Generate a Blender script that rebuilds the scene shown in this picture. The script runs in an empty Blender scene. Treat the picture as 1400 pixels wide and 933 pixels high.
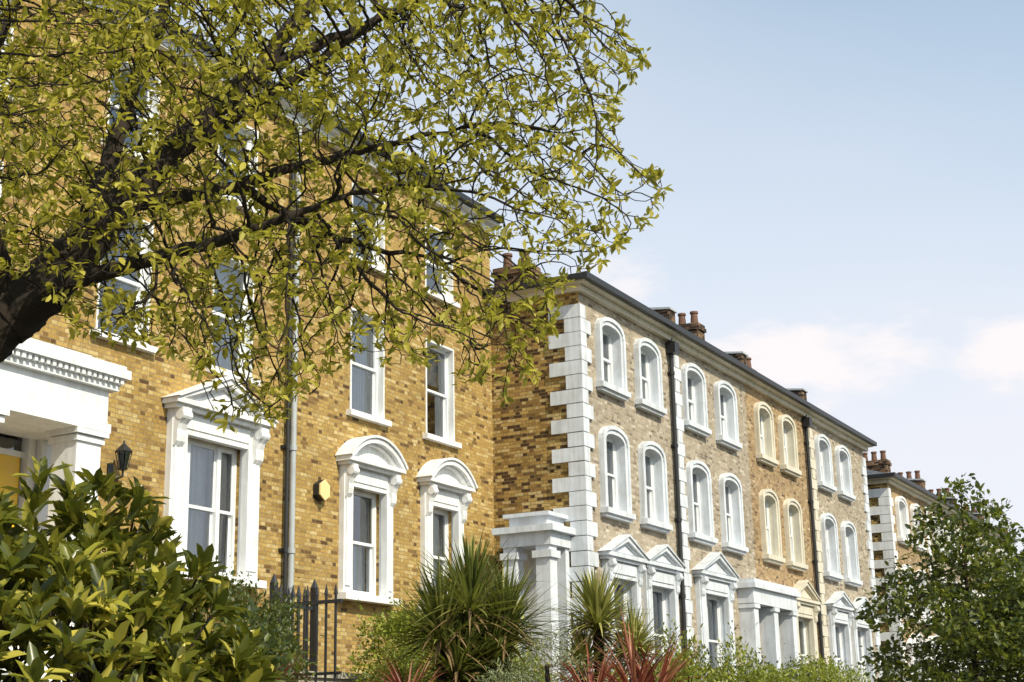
import bpy, math, random
import numpy as np
from mathutils import Vector, Matrix
random.seed(7); rng=np.random.default_rng(11)
scene=bpy.context.scene
COL=scene.collection

# ------------------------------------------------------------------ materials
def newmat(name):
    m=bpy.data.materials.new(name); m.use_nodes=True
    nt=m.node_tree; nt.nodes.clear()
    out=nt.nodes.new('ShaderNodeOutputMaterial')
    return m,nt,out
def N(nt,t,**kw):
    n=nt.nodes.new(t)
    for k,v in kw.items(): setattr(n,k,v)
    return n
def mth(nt,op,a,b=None,c=None):
    n=nt.nodes.new('ShaderNodeMath'); n.operation=op
    for i,v in enumerate((a,b,c)):
        if v is None: continue
        if isinstance(v,(int,float)): n.inputs[i].default_value=v
        else: nt.links.new(v,n.inputs[i])
    return n.outputs[0]
def ramp(nt,fac,stops,interp='LINEAR'):
    r=nt.nodes.new('ShaderNodeValToRGB'); r.color_ramp.interpolation=interp
    e=r.color_ramp.elements
    while len(e)>1: e.remove(e[-1])
    e[0].position=stops[0][0]; e[0].color=(*stops[0][1],1)
    for p,c in stops[1:]:
        x=e.new(p); x.color=(*c,1)
    nt.links.new(fac,r.inputs[0]); return r.outputs[0]
def mixc(nt,fac,a,b,mode='MIX'):
    n=nt.nodes.new('ShaderNodeMix'); n.data_type='RGBA'; n.blend_type=mode
    for s,v in ((0,fac),(6,a),(7,b)):
        if isinstance(v,(int,float)): n.inputs[s].default_value=v
        elif isinstance(v,tuple): n.inputs[s].default_value=(*v,1)
        else: nt.links.new(v,n.inputs[s])
    return n.outputs[2]
def princ(nt,out,col,rough=.6,bump=None,metal=0,spec=.5):
    p=nt.nodes.new('ShaderNodeBsdfPrincipled')
    if isinstance(col,tuple): p.inputs['Base Color'].default_value=(*col,1)
    else: nt.links.new(col,p.inputs['Base Color'])
    p.inputs['Roughness'].default_value=rough; p.inputs['Metallic'].default_value=metal
    p.inputs['Specular IOR Level'].default_value=spec
    if bump is not None: nt.links.new(bump,p.inputs['Normal'])
    nt.links.new(p.outputs[0],out.inputs[0]); return p
def noise(nt,scale,detail=3,vec=None,rough=.5):
    n=nt.nodes.new('ShaderNodeTexNoise'); n.inputs['Scale'].default_value=scale
    n.inputs['Detail'].default_value=detail; n.inputs['Roughness'].default_value=rough
    if vec is None:
        g=nt.nodes.new('ShaderNodeNewGeometry'); vec=g.outputs['Position']
    nt.links.new(vec,n.inputs['Vector']); return n.outputs['Fac']
def bumpn(nt,h,st=.3,dist=.01):
    b=nt.nodes.new('ShaderNodeBump'); b.inputs['Strength'].default_value=st; b.inputs['Distance'].default_value=dist
    nt.links.new(h,b.inputs['Height']); return b.outputs[0]

def brick_mat(name,stops,mortar,stain=.34,interp='CONSTANT'):
    m,nt,out=newmat(name)
    g=N(nt,'ShaderNodeNewGeometry'); s=N(nt,'ShaderNodeSeparateXYZ'); nt.links.new(g.outputs['Position'],s.inputs[0])
    u=mth(nt,'ADD',s.outputs[0],s.outputs[1])
    rz=mth(nt,'DIVIDE',s.outputs[2],.0735)
    row=mth(nt,'FLOOR',rz); fz=mth(nt,'FRACT',rz)
    off=mth(nt,'MULTIPLY',mth(nt,'MODULO',row,2.0),.5)
    uu=mth(nt,'ADD',mth(nt,'DIVIDE',u,.33),off)
    per=mth(nt,'FLOOR',uu); fp=mth(nt,'FRACT',uu); isH=mth(nt,'GREATER_THAN',fp,.667)
    col=mth(nt,'ADD',mth(nt,'MULTIPLY',per,2.0),isH)
    e1=mth(nt,'LESS_THAN',fp,.033); e2=mth(nt,'LESS_THAN',mth(nt,'ABSOLUTE',mth(nt,'SUBTRACT',fp,.683)),.017)
    cx=N(nt,'ShaderNodeCombineXYZ'); nt.links.new(col,cx.inputs[0]); nt.links.new(row,cx.inputs[1])
    wn=N(nt,'ShaderNodeTexWhiteNoise',noise_dimensions='2D'); nt.links.new(cx.outputs[0],wn.inputs['Vector'])
    base=ramp(nt,wn.outputs['Value'],stops,interp)
    fine=noise(nt,19,2); base=mixc(nt,.6,base,ramp(nt,fine,[(.3,(.55,.52,.48)),(.7,(1.28,1.25,1.2))]),'MULTIPLY')
    mm=mth(nt,'MAXIMUM',mth(nt,'LESS_THAN',fz,.16),mth(nt,'MAXIMUM',e1,e2))
    c=mixc(nt,mm,base,mortar)
    big=noise(nt,.7,5,rough=.75)
    c=mixc(nt,stain,c,ramp(nt,big,[(.3,(.45,.43,.42)),(.52,(1,1,1)),(.72,(1.2,1.18,1.14))]),'MULTIPLY')
    princ(nt,out,c,.9,bumpn(nt,mth(nt,'MULTIPLY',mm,-1.0),.5,.008),spec=.2)
    return m
BR_L=brick_mat('stock_brick_gold',[(0,(.09,.05,.022)),(.10,(.24,.14,.045)),(.22,(.42,.275,.085)),(.45,(.38,.24,.07)),(.62,(.50,.35,.125)),(.78,(.30,.18,.055)),(.9,(.56,.43,.2)),(1,(.45,.32,.13))],(.26,.195,.105),interp='LINEAR')
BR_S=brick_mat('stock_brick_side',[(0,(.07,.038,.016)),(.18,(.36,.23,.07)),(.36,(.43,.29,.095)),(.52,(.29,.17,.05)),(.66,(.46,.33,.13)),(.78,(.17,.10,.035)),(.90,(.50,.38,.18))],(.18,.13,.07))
BR_R=brick_mat('stock_brick_pale',[(0,(.15,.115,.085)),(.14,(.34,.28,.205)),(.35,(.42,.355,.27)),(.55,(.33,.262,.19)),(.7,(.48,.415,.33)),(.83,(.25,.19,.14)),(.95,(.53,.47,.385))],(.37,.335,.28),interp='LINEAR')
BR_R2=brick_mat('stock_brick_brown',[(0,(.11,.07,.04)),(.14,(.34,.23,.12)),(.36,(.42,.29,.155)),(.55,(.28,.18,.09)),(.7,(.47,.34,.2)),(.83,(.20,.13,.07)),(.95,(.52,.4,.25))],(.31,.245,.17),interp='LINEAR')
BR_CH=brick_mat('chimney_brick',[(0,(.04,.025,.018)),(.3,(.14,.08,.045)),(.6,(.20,.12,.07)),(.85,(.26,.18,.11))],(.12,.09,.07))

def paint(name,col,dirt=.25,rough=.55):
    m,nt,out=newmat(name)
    n1=noise(nt,2.3,4,rough=.65)
    g=N(nt,'ShaderNodeNewGeometry'); mp=N(nt,'ShaderNodeMapping'); mp.inputs['Scale'].default_value=(9,9,.9)
    nt.links.new(g.outputs['Position'],mp.inputs[0]); n3=noise(nt,1.0,3,vec=mp.outputs[0])
    c=mixc(nt,dirt,col,ramp(nt,n1,[(.35,(.62,.6,.55)),(.6,(1.02,1.02,1.02))]),'MULTIPLY')
    c=mixc(nt,dirt*.9,c,ramp(nt,n3,[(.35,(.6,.58,.54)),(.55,(1.02,1.02,1.02))]),'MULTIPLY')
    princ(nt,out,c,rough); return m
WHITE=paint('white_stucco_paint',(.80,.80,.81),.3)
WHITE2=paint('pale_blue_white_paint',(.66,.69,.745),.38)
CREAM=paint('cream_paint',(.66,.61,.50),.3)
YELLOWP=paint('yellow_stucco_paint',(.72,.56,.25),.25)
STONE=paint('stone_coping',(.45,.41,.35),.5,.85)
SASH=paint('sash_paint',(.78,.79,.80),.1,.4)
YDOOR=paint('yellow_door_paint',(.80,.50,.03),.05,.35)
BDOOR=paint('dark_door_paint',(.03,.05,.08),.05,.3)
BLACK=paint('black_iron_paint',(.018,.018,.02),.2,.45)
GREYP=paint('grey_lead_pipe',(.42,.44,.46),.3,.5)
def slate():
    m,nt,out=newmat('slate_roof')
    g=N(nt,'ShaderNodeNewGeometry')
    b=N(nt,'ShaderNodeTexBrick'); b.inputs['Scale'].default_value=1
    b.inputs['Brick Width'].default_value=.3; b.inputs['Row Height'].default_value=.2; b.inputs['Mortar Size'].default_value=.008
    b.inputs['Color1'].default_value=(.07,.075,.085,1); b.inputs['Color2'].default_value=(.11,.105,.11,1); b.inputs['Mortar'].default_value=(.02,.02,.02,1)
    nt.links.new(g.outputs['Position'],b.inputs['Vector'])
    princ(nt,out,mixc(nt,.4,b.outputs[0],ramp(nt,noise(nt,3,3),[(.3,(.5,.5,.5)),(.7,(1.3,1.3,1.2))]),'MULTIPLY'),.6); return m
SLATE=slate()
def simple(name,col,rough=.8,sc=5,var=.4,bs=0):
    m,nt,out=newmat(name); n=noise(nt,sc,4,rough=.6)
    c=mixc(nt,var,col,ramp(nt,n,[(.3,(.4,.4,.4)),(.7,(1.4,1.4,1.4))]),'MULTIPLY')
    princ(nt,out,c,rough,bumpn(nt,n,bs,.02) if bs else None,spec=.3); return m
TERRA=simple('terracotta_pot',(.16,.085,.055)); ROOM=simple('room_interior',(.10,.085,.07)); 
CURT=simple('curtain_cloth',(.74,.75,.76),.9,8,.15)
BARK=simple('bark',(.026,.019,.013),.95,18,.6,.8)
SOIL=simple('garden_soil',(.07,.06,.035),.95,2.5); ASPH=simple('asphalt',(.05,.05,.05),.9,9,.3)
PAVE=simple('paving',(.28,.27,.25),.9,3,.3); KERB=simple('kerb_granite',(.32,.31,.30),.85,8); LINE=simple('road_line_paint',(.7,.7,.68),.7)
GRASS=simple('grass_ground',(.05,.075,.02),.95,4,.6)
def glassm():
    m,nt,out=newmat('window_glass')
    t=N(nt,'ShaderNodeBsdfTransparent'); t.inputs[0].default_value=(.82,.86,.88,1)
    gl=N(nt,'ShaderNodeBsdfGlossy'); gl.inputs['Roughness'].default_value=.015; gl.inputs[0].default_value=(.92,.96,1,1)
    nz=noise(nt,1.6,1); nt.links.new(bumpn(nt,nz,.3,.02),gl.inputs['Normal'])
    f=N(nt,'ShaderNodeFresnel'); f.inputs[0].default_value=1.75
    mx=N(nt,'ShaderNodeMixShader'); nt.links.new(mth(nt,'MINIMUM',mth(nt,'ADD',mth(nt,'MULTIPLY',f.outputs[0],1.35),.08),1.0),mx.inputs[0])
    nt.links.new(t.outputs[0],mx.inputs[1]); nt.links.new(gl.outputs[0],mx.inputs[2]); nt.links.new(mx.outputs[0],out.inputs[0]); return m
GLASS=glassm()
def leafm(name,stops,trans=.35,rough=.45,tcol=(.45,.5,.05)):
    m,nt,out=newmat(name)
    g=N(nt,'ShaderNodeNewGeometry'); c=ramp(nt,g.outputs['Random Per Island'],stops)
    c=mixc(nt,.5,c,ramp(nt,noise(nt,1.7,1),[(.3,(.55,.6,.5)),(.7,(1.3,1.25,1.1))]),'MULTIPLY')
    p=princ(nt,out,c,rough,spec=.4)
    t=N(nt,'ShaderNodeBsdfTranslucent'); nt.links.new(mixc(nt,.5,c,tcol),t.inputs[0])
    mx=N(nt,'ShaderNodeMixShader'); mx.inputs[0].default_value=trans
    nt.links.new(p.outputs[0],mx.inputs[1]); nt.links.new(t.outputs[0],mx.inputs[2]); nt.links.new(mx.outputs[0],out.inputs[0]); return m
LEAF_T=leafm('spring_leaf',[(0,(.14,.13,.015)),(.35,(.30,.27,.03)),(.75,(.48,.42,.06)),(1,(.66,.57,.13))],.48,.45,(.62,.60,.06))
LEAF_B=leafm('laurel_leaf',[(0,(.045,.055,.012)),(.45,(.11,.12,.018)),(.75,(.27,.25,.03)),(1,(.48,.41,.08))],.22,.3)
LEAF_H=leafm('hedge_leaf',[(0,(.09,.12,.012)),(.5,(.20,.23,.025)),(1,(.38,.39,.06))],.35)
LEAF_D=leafm('dark_shrub_leaf',[(0,(.02,.035,.012)),(.6,(.05,.07,.018)),(1,(.13,.15,.03))],.25)
LEAF_R=leafm('street_tree_leaf',[(0,(.025,.04,.01)),(.6,(.06,.085,.015)),(1,(.20,.21,.035))],.3)
LEAF_C=leafm('cordyline_leaf',[(0,(.05,.065,.015)),(.6,(.13,.15,.035)),(1,(.38,.36,.12))],.2,.35)
LEAF_C2=leafm('cordyline_pale_leaf',[(0,(.10,.11,.025)),(.5,(.28,.28,.07)),(1,(.56,.50,.19))],.2,.35)
LEAF_P=leafm('phormium_leaf',[(0,(.12,.03,.02)),(.6,(.26,.07,.04)),(1,(.42,.19,.11))],.2,.35,(.5,.1,.05))
LEAF_S=leafm('silver_leaf',[(0,(.12,.14,.07)),(1,(.32,.35,.2))],.2,.6)
DEADL=leafm('dry_leaf',[(0,(.12,.07,.03)),(1,(.3,.2,.1))],.2,.8,(.3,.2,.1))

# ------------------------------------------------------------------ builders
class B:
    cnt=0
    def __init__(s): s.v=[];s.f=[]
    def add(s,vs,fs):
        o=len(s.v); s.v+=[tuple(a) for a in vs]; s.f+=[tuple(i+o for i in f) for f in fs]
    def box(s,x0,x1,y0,y1,z0,z1):
        B.cnt+=1; e=.0005*(1+(B.cnt%11))
        x0-=e;x1+=e;y0-=e;y1+=e;z0-=e;z1+=e
        s.add([(x0,y0,z0),(x1,y0,z0),(x1,y1,z0),(x0,y1,z0),(x0,y0,z1),(x1,y0,z1),(x1,y1,z1),(x0,y1,z1)],
              [(0,3,2,1),(4,5,6,7),(0,1,5,4),(1,2,6,5),(2,3,7,6),(3,0,4,7)])
    def prism(s,pts,y0,y1):
        B.cnt+=1; e=.0005*(1+(B.cnt%11)); y0-=e
        n=len(pts)
        s.add([(p[0],y0,p[1]) for p in pts]+[(p[0],y1,p[1]) for p in pts],
              [tuple(range(n)),tuple(range(2*n-1,n-1,-1))]+[(i,i+n,(i+1)%n+n,(i+1)%n) for i in range(n)])
    def prismx(s,pts,x0,x1):
        B.cnt+=1; e=.0005*(1+(B.cnt%11)); x0-=e;x1+=e
        n=len(pts)
        s.add([(x0,p[0],p[1]) for p in pts]+[(x1,p[0],p[1]) for p in pts],
              [tuple(range(n)),tuple(range(2*n-1,n-1,-1))]+[(i,i+n,(i+1)%n+n,(i+1)%n) for i in range(n)])
    def cyl(s,p0,p1,r0,r1=None,n=10):
        r1=r0 if r1 is None else r1
        p0=Vector(p0);p1=Vector(p1);d=(p1-p0).normalized()
        a=d.orthogonal().normalized();b=d.cross(a)
        vs=[]
        for p,r in((p0,r0),(p1,r1)):
            for i in range(n):
                t=2*math.pi*i/n; vs.append(p+a*math.cos(t)*r+b*math.sin(t)*r)
        s.add(vs,[(i,(i+1)%n,(i+1)%n+n,i+n) for i in range(n)]+[tuple(range(n-1,-1,-1)),tuple(range(n,2*n))])
    def obj(s,name,mat,parent=None,smooth=False):
        if not s.v: return None
        me=bpy.data.meshes.new(name); me.from_pydata(s.v,[],s.f); me.materials.append(mat); me.update()
        if smooth: me.polygons.foreach_set('use_smooth',[True]*len(me.polygons))
        o=bpy.data.objects.new(name,me); COL.objects.link(o)
        if parent: o.parent=parent
        return o
def empty(name,loc=(0,0,0)):
    e=bpy.data.objects.new(name,None); COL.objects.link(e); e.location=loc; e.empty_display_size=.3; return e

def facade(b,br,x0,x1,z0,z1,y,ops,depth=.3):
    ops=[o for o in ops if o[0]>=x0-1e-6 and o[1]<=x1+1e-6]
    xs=sorted(set([x0,x1]+[o[0] for o in ops]+[o[1] for o in ops])); zs=sorted(set([z0,z1]+[o[2] for o in ops]+[o[3] for o in ops]))
    for i in range(len(xs)-1):
        for j in range(len(zs)-1):
            cx=(xs[i]+xs[i+1])/2; cz=(zs[j]+zs[j+1])/2
            if any(o[0]<cx<o[1] and o[2]<cz<o[3] for o in ops): continue
            b.add([(xs[i],y,zs[j]),(xs[i+1],y,zs[j]),(xs[i+1],y,zs[j+1]),(xs[i],y,zs[j+1])],[(0,1,2,3)])
    for (a,c,d,e) in [o[:4] for o in ops]:
        Y=y+depth
        br.add([(a,y,d),(c,y,d),(c,y,e),(a,y,e),(a,Y,d),(c,Y,d),(c,Y,e),(a,Y,e)],[(0,4,5,1),(3,2,6,7),(0,3,7,4),(1,5,6,2)])

class House:
    def __init__(s,name,brick,trim,sash=SASH):
        s.name=name; s.root=empty(name); s.brick=brick
        s.parts={k:B() for k in('walls','side_wall','trim','window_frames','window_glass','curtains','rooms','roof','gutter','downpipe','chimney_pots','door','cream_trim','chimney','leadwork')}
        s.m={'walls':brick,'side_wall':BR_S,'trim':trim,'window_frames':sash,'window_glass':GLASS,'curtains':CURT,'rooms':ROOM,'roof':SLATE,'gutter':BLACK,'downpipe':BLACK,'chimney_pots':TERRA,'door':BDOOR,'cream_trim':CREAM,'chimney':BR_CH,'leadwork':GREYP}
    def __getattr__(s,k): return s.__dict__['parts'][k]
    def finish(s):
        for k,b in s.parts.items(): b.obj(k,s.m[k],s.root,smooth=False)

def window(h,x0,x1,z0,z1,y,cols=1,curt=None,mull=None):
    F=h.window_frames; G=h.window_glass
    a=.055; yf=y+.13
    F.box(x0,x0+a,yf,yf+.14,z0,z1); F.box(x1-a,x1,yf,yf+.14,z0,z1)
    F.box(x0+a,x1-a,yf,yf+.14,z1-a,z1); F.box(x0+a,x1-a,yf-.03,yf+.14,z0,z0+.07)
    bays=[(x0+a,x1-a)]
    if mull:
        bays=[];p=x0+a
        for mx in mull:
            F.box(mx-.045,mx+.045,yf-.02,yf+.14,z0+.07,z1-a); bays.append((p,mx-.045)); p=mx+.045
        bays.append((p,x1-a))
    zm=z0+(z1-z0)*.5
    for (p,q) in bays:
        t=.04
        for (lo,hi,yy) in((zm-.02,z1-a,yf+.02),(z0+.07,zm+.02,yf+.07)):
            F.box(p,p+t,yy,yy+.04,lo,hi);F.box(q-t,q,yy,yy+.04,lo,hi)
            F.box(p+t,q-t,yy,yy+.04,hi-t,hi);F.box(p+t,q-t,yy,yy+.04,lo,lo+t*1.2)
            if cols>1 and q-p>.5:
                for k in range(1,cols):
                    xx=p+(q-p)*k/cols; F.box(xx-.011,xx+.011,yy+.005,yy+.035,lo+t,hi-t)
            g=yy+.02
            tx=random.uniform(-.014,.014); tz=random.uniform(-.012,.012)
            G.add([(p+t,g,lo+t),(q-t,g+tx,lo+t),(q-t,g+tx+tz,hi-t),(p+t,g+tz,hi-t)],[(0,1,2,3)])
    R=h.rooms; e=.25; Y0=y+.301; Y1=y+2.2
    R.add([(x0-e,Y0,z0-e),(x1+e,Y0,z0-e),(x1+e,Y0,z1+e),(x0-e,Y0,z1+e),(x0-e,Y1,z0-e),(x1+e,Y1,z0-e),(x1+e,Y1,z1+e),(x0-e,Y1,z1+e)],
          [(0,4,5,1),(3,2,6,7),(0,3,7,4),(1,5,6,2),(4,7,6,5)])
    C=h.curtains
    def cloth(a0,a1,c0,c1,amp=.03,per=.09):
        n=max(4,int((a1-a0)/per*4)); vs=[]
        for i in range(n+1):
            t=i/n; xx=a0+(a1-a0)*t; yy=y+.37+amp*math.sin(t*(a1-a0)/per*6.28+random.uniform(-.5,.5))
            vs+=[(xx,yy,c0),(xx,yy+.005,c1)]
        C.add(vs,[(2*i,2*i+2,2*i+3,2*i+1) for i in range(n)])
    w=x1-x0
    if curt=='net': cloth(x0,x1,z0,z1)
    elif curt=='sides': cloth(x0,x0+w*.27,z0,z1); cloth(x1-w*.25,x1,z0,z1)
    elif curt=='left': cloth(x0,x0+w*.4,z0,z1)
    elif curt=='netleft': cloth(x0+.1,x0+w*.78,z0,z1,.04,.14)
    elif curt=='blind': cloth(x0,x1,z0+(z1-z0)*random.uniform(.45,.75),z1,.004,.5)
    elif curt=='half': cloth(x0,x1,z0,z0+(z1-z0)*.5,.02)

def arcpts(x0,x1,zs,rise,n=14):
    xm=(x0+x1)/2; w=(x1-x0)/2
    return [(xm+w*math.cos(math.pi*i/n), zs+rise*math.sin(math.pi*i/n)**.8) for i in range(n+1)]
def arch_surround(b,x0,x1,z0,zs,rise,band,y,proj=.1,sill=True):
    n=14
    for x,s_ in((x0,1),(x1-band,1)):
        b.box(x,x+band,y-proj,y+.02,z0,zs)
    o=arcpts(x0,x1,zs,rise,n); i_=arcpts(x0+band,x1-band,zs,rise-band*.95,n)
    for k in range(n):
        b.prism([o[k],o[k+1],i_[k+1],i_[k]],y-proj,y+.14)
    o2=arcpts(x0+band*.55,x1-band*.55,zs,rise-band*.45,n)
    for k in range(n):
        b.prism([o[k],o[k+1],o2[k+1],o2[k]],y-proj-.035,y-proj)
    for x in(x0,x1-band*.45):
        b.box(x,x+band*.45,y-proj-.035,y-proj,z0,zs)
    if sill: b.box(x0-.05,x1+.05,y-proj-.1,y+.12,z0-.12,z0); b.box(x0+.0,x1-.0,y-proj-.04,y+.02,z0-.19,z0-.12)

def console(b,x0,x1,ztop,h,y,proj):
    pts=[(y,ztop),(y-proj,ztop),(y-proj,ztop-h*.15),(y-proj*.92,ztop-h*.3),(y-proj*.62,ztop-h*.42),(y-proj*.45,ztop-h*.58),(y-proj*.5,ztop-h*.72),(y-proj*.42,ztop-h*.88),(y-proj*.15,ztop-h),(y,ztop-h)]
    b.prismx(pts,x0,x1)
    b.prismx([(p[0]-(.012 if p[0]<y else 0),p[1]) for p in pts],x0+(x1-x0)*.38,x0+(x1-x0)*.62)
    b.cyl((x0-.015,y-proj*.72,ztop-h*.2),(x1+.015,y-proj*.72,ztop-h*.2),h*.13,n=12)

def pediment(b,x0,x1,zb,ht,y,proj):
    xm=(x0+x1)/2
    b.box(x0+.06,x1-.06,y-proj*.75,y,zb-.07,zb)
    b.box(x0,x1,y-proj,y,zb,zb+.08)
    b.prism([(x0+.1,zb+.08),(x1-.1,zb+.08),(xm,zb+ht-.06)],y-proj*.5,y)
    t=.11
    for sg in(-1,1):
        xe=x0 if sg<0 else x1
        b.prism([(xe,zb+.085),(xm,zb+ht),(xm,zb+ht-t),(xe-sg*t*1.5,zb+.085)],y-proj,y)
        b.prism([(xe+sg*.04,zb+.085),(xm,zb+ht+.05),(xm,zb+ht-.0),(xe-sg*.02,zb+.085)],y-proj-.04,y)
        b.prism([(xe-sg*t*1.5,zb+.085),(xm,zb+ht-t),(xm,zb+ht-t*1.5),(xe-sg*t*2.3,zb+.085)],y-proj*.75,y)
    b.prism([(x0+.42*(xm-x0),zb+.13),(x1-.42*(xm-x0),zb+.13),(xm,zb+ht*.62)],y-proj*.58,y)

def seghood(b,x0,x1,zb,ht,y,proj):
    n=14; xm=(x0+x1)/2;w=(x1-x0)/2
    b.box(x0+.06,x1-.06,y-proj*.72,y,zb-.06,zb)
    b.box(x0,x1,y-proj,y,zb,zb+.07)
    R=(w*w+ht*ht)/(2*ht); cz=zb+ht-R+.07; A=math.asin(w/R)
    def arc(r): return [(xm+r*math.sin(-A+2*A*i/n),cz+r*math.cos(-A+2*A*i/n)) for i in range(n+1)]
    for ro,ri,pp in((R+.045,R,proj+.04),(R,R-.1,proj),(R-.1,R-.15,proj*.75)):
        o=arc(ro);i_=arc(ri)
        i_=[(p[0],max(p[1],zb+.072)) for p in i_]
        for k in range(n): b.prism([o[k],o[k+1],i_[k+1],i_[k]],y-pp,y)
    t=[p for p in arc(R-.12) if p[1]>zb+.08]
    b.prism(t[::-1],y-proj*.45,y)

def ground_window(h,t,x0,x1,z0,ztop,y,hood='ped',ht=.6,band=.3,cols=1,curt=None,mull=None,proj=.3,inset=.15,consh=.62):
    a=x0+inset; c=x1-inset
    ox0=a+band; ox1=c-band; oz1=ztop-.42
    t.box(a,ox0,y-.11,y+.05,z0,ztop-.02); t.box(ox1,c,y-.11,y+.05,z0,ztop-.02)
    t.box(ox0,ox1,y-.10,y+.05,oz1,ztop-.02)
    t.box(a+.05,ox0-.05,y-.14,y-.1,z0+.15,oz1-.1); t.box(ox1+.05,c-.05,y-.14,y-.1,z0+.15,oz1-.1)
    t.box(ox0-.0,ox1+.0,y-.14,y-.09,oz1+.08,oz1+.3)
    t.box(ox0-.04,ox0+.02,y-.14,y,z0,oz1+.04); t.box(ox1-.02,ox1+.04,y-.14,y,z0,oz1+.04); t.box(ox0,ox1,y-.13,y,oz1-.02,oz1+.05)
    t.box(a-.1,c+.1,y-.24,y+.13,z0-.12,z0); 
    cw=band*.62
    console(t,a+.02,a+.02+cw,ztop-.06,consh,y-.11,proj*.6); console(t,c-.02-cw,c-.02,ztop-.06,consh,y-.11,proj*.6)
    if hood=='ped': pediment(t,x0,x1,ztop,ht,y,proj)
    elif hood=='seg': seghood(t,x0,x1,ztop,ht,y,proj)
    window(h,ox0,ox1,z0,oz1,y,cols,curt,mull)
    return (ox0,ox1,z0,oz1)

def downpipe(b,x,y,z0,z1,r=.05):
    b.cyl((x,y-.09,z0),(x,y-.09,z1),r,n=12)
    z=z0+.9
    while z<z1:
        b.cyl((x,y-.09,z),(x,y-.09,z+.09),r*1.3,n=12); b.box(x-.09,x+.09,y-.05,y,z+.02,z+.07); z+=1.85

def cut_sill(b,x0,x1,z,y): b.box(x0,x1,y-.12,y+.13,z-.10,z)

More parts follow.
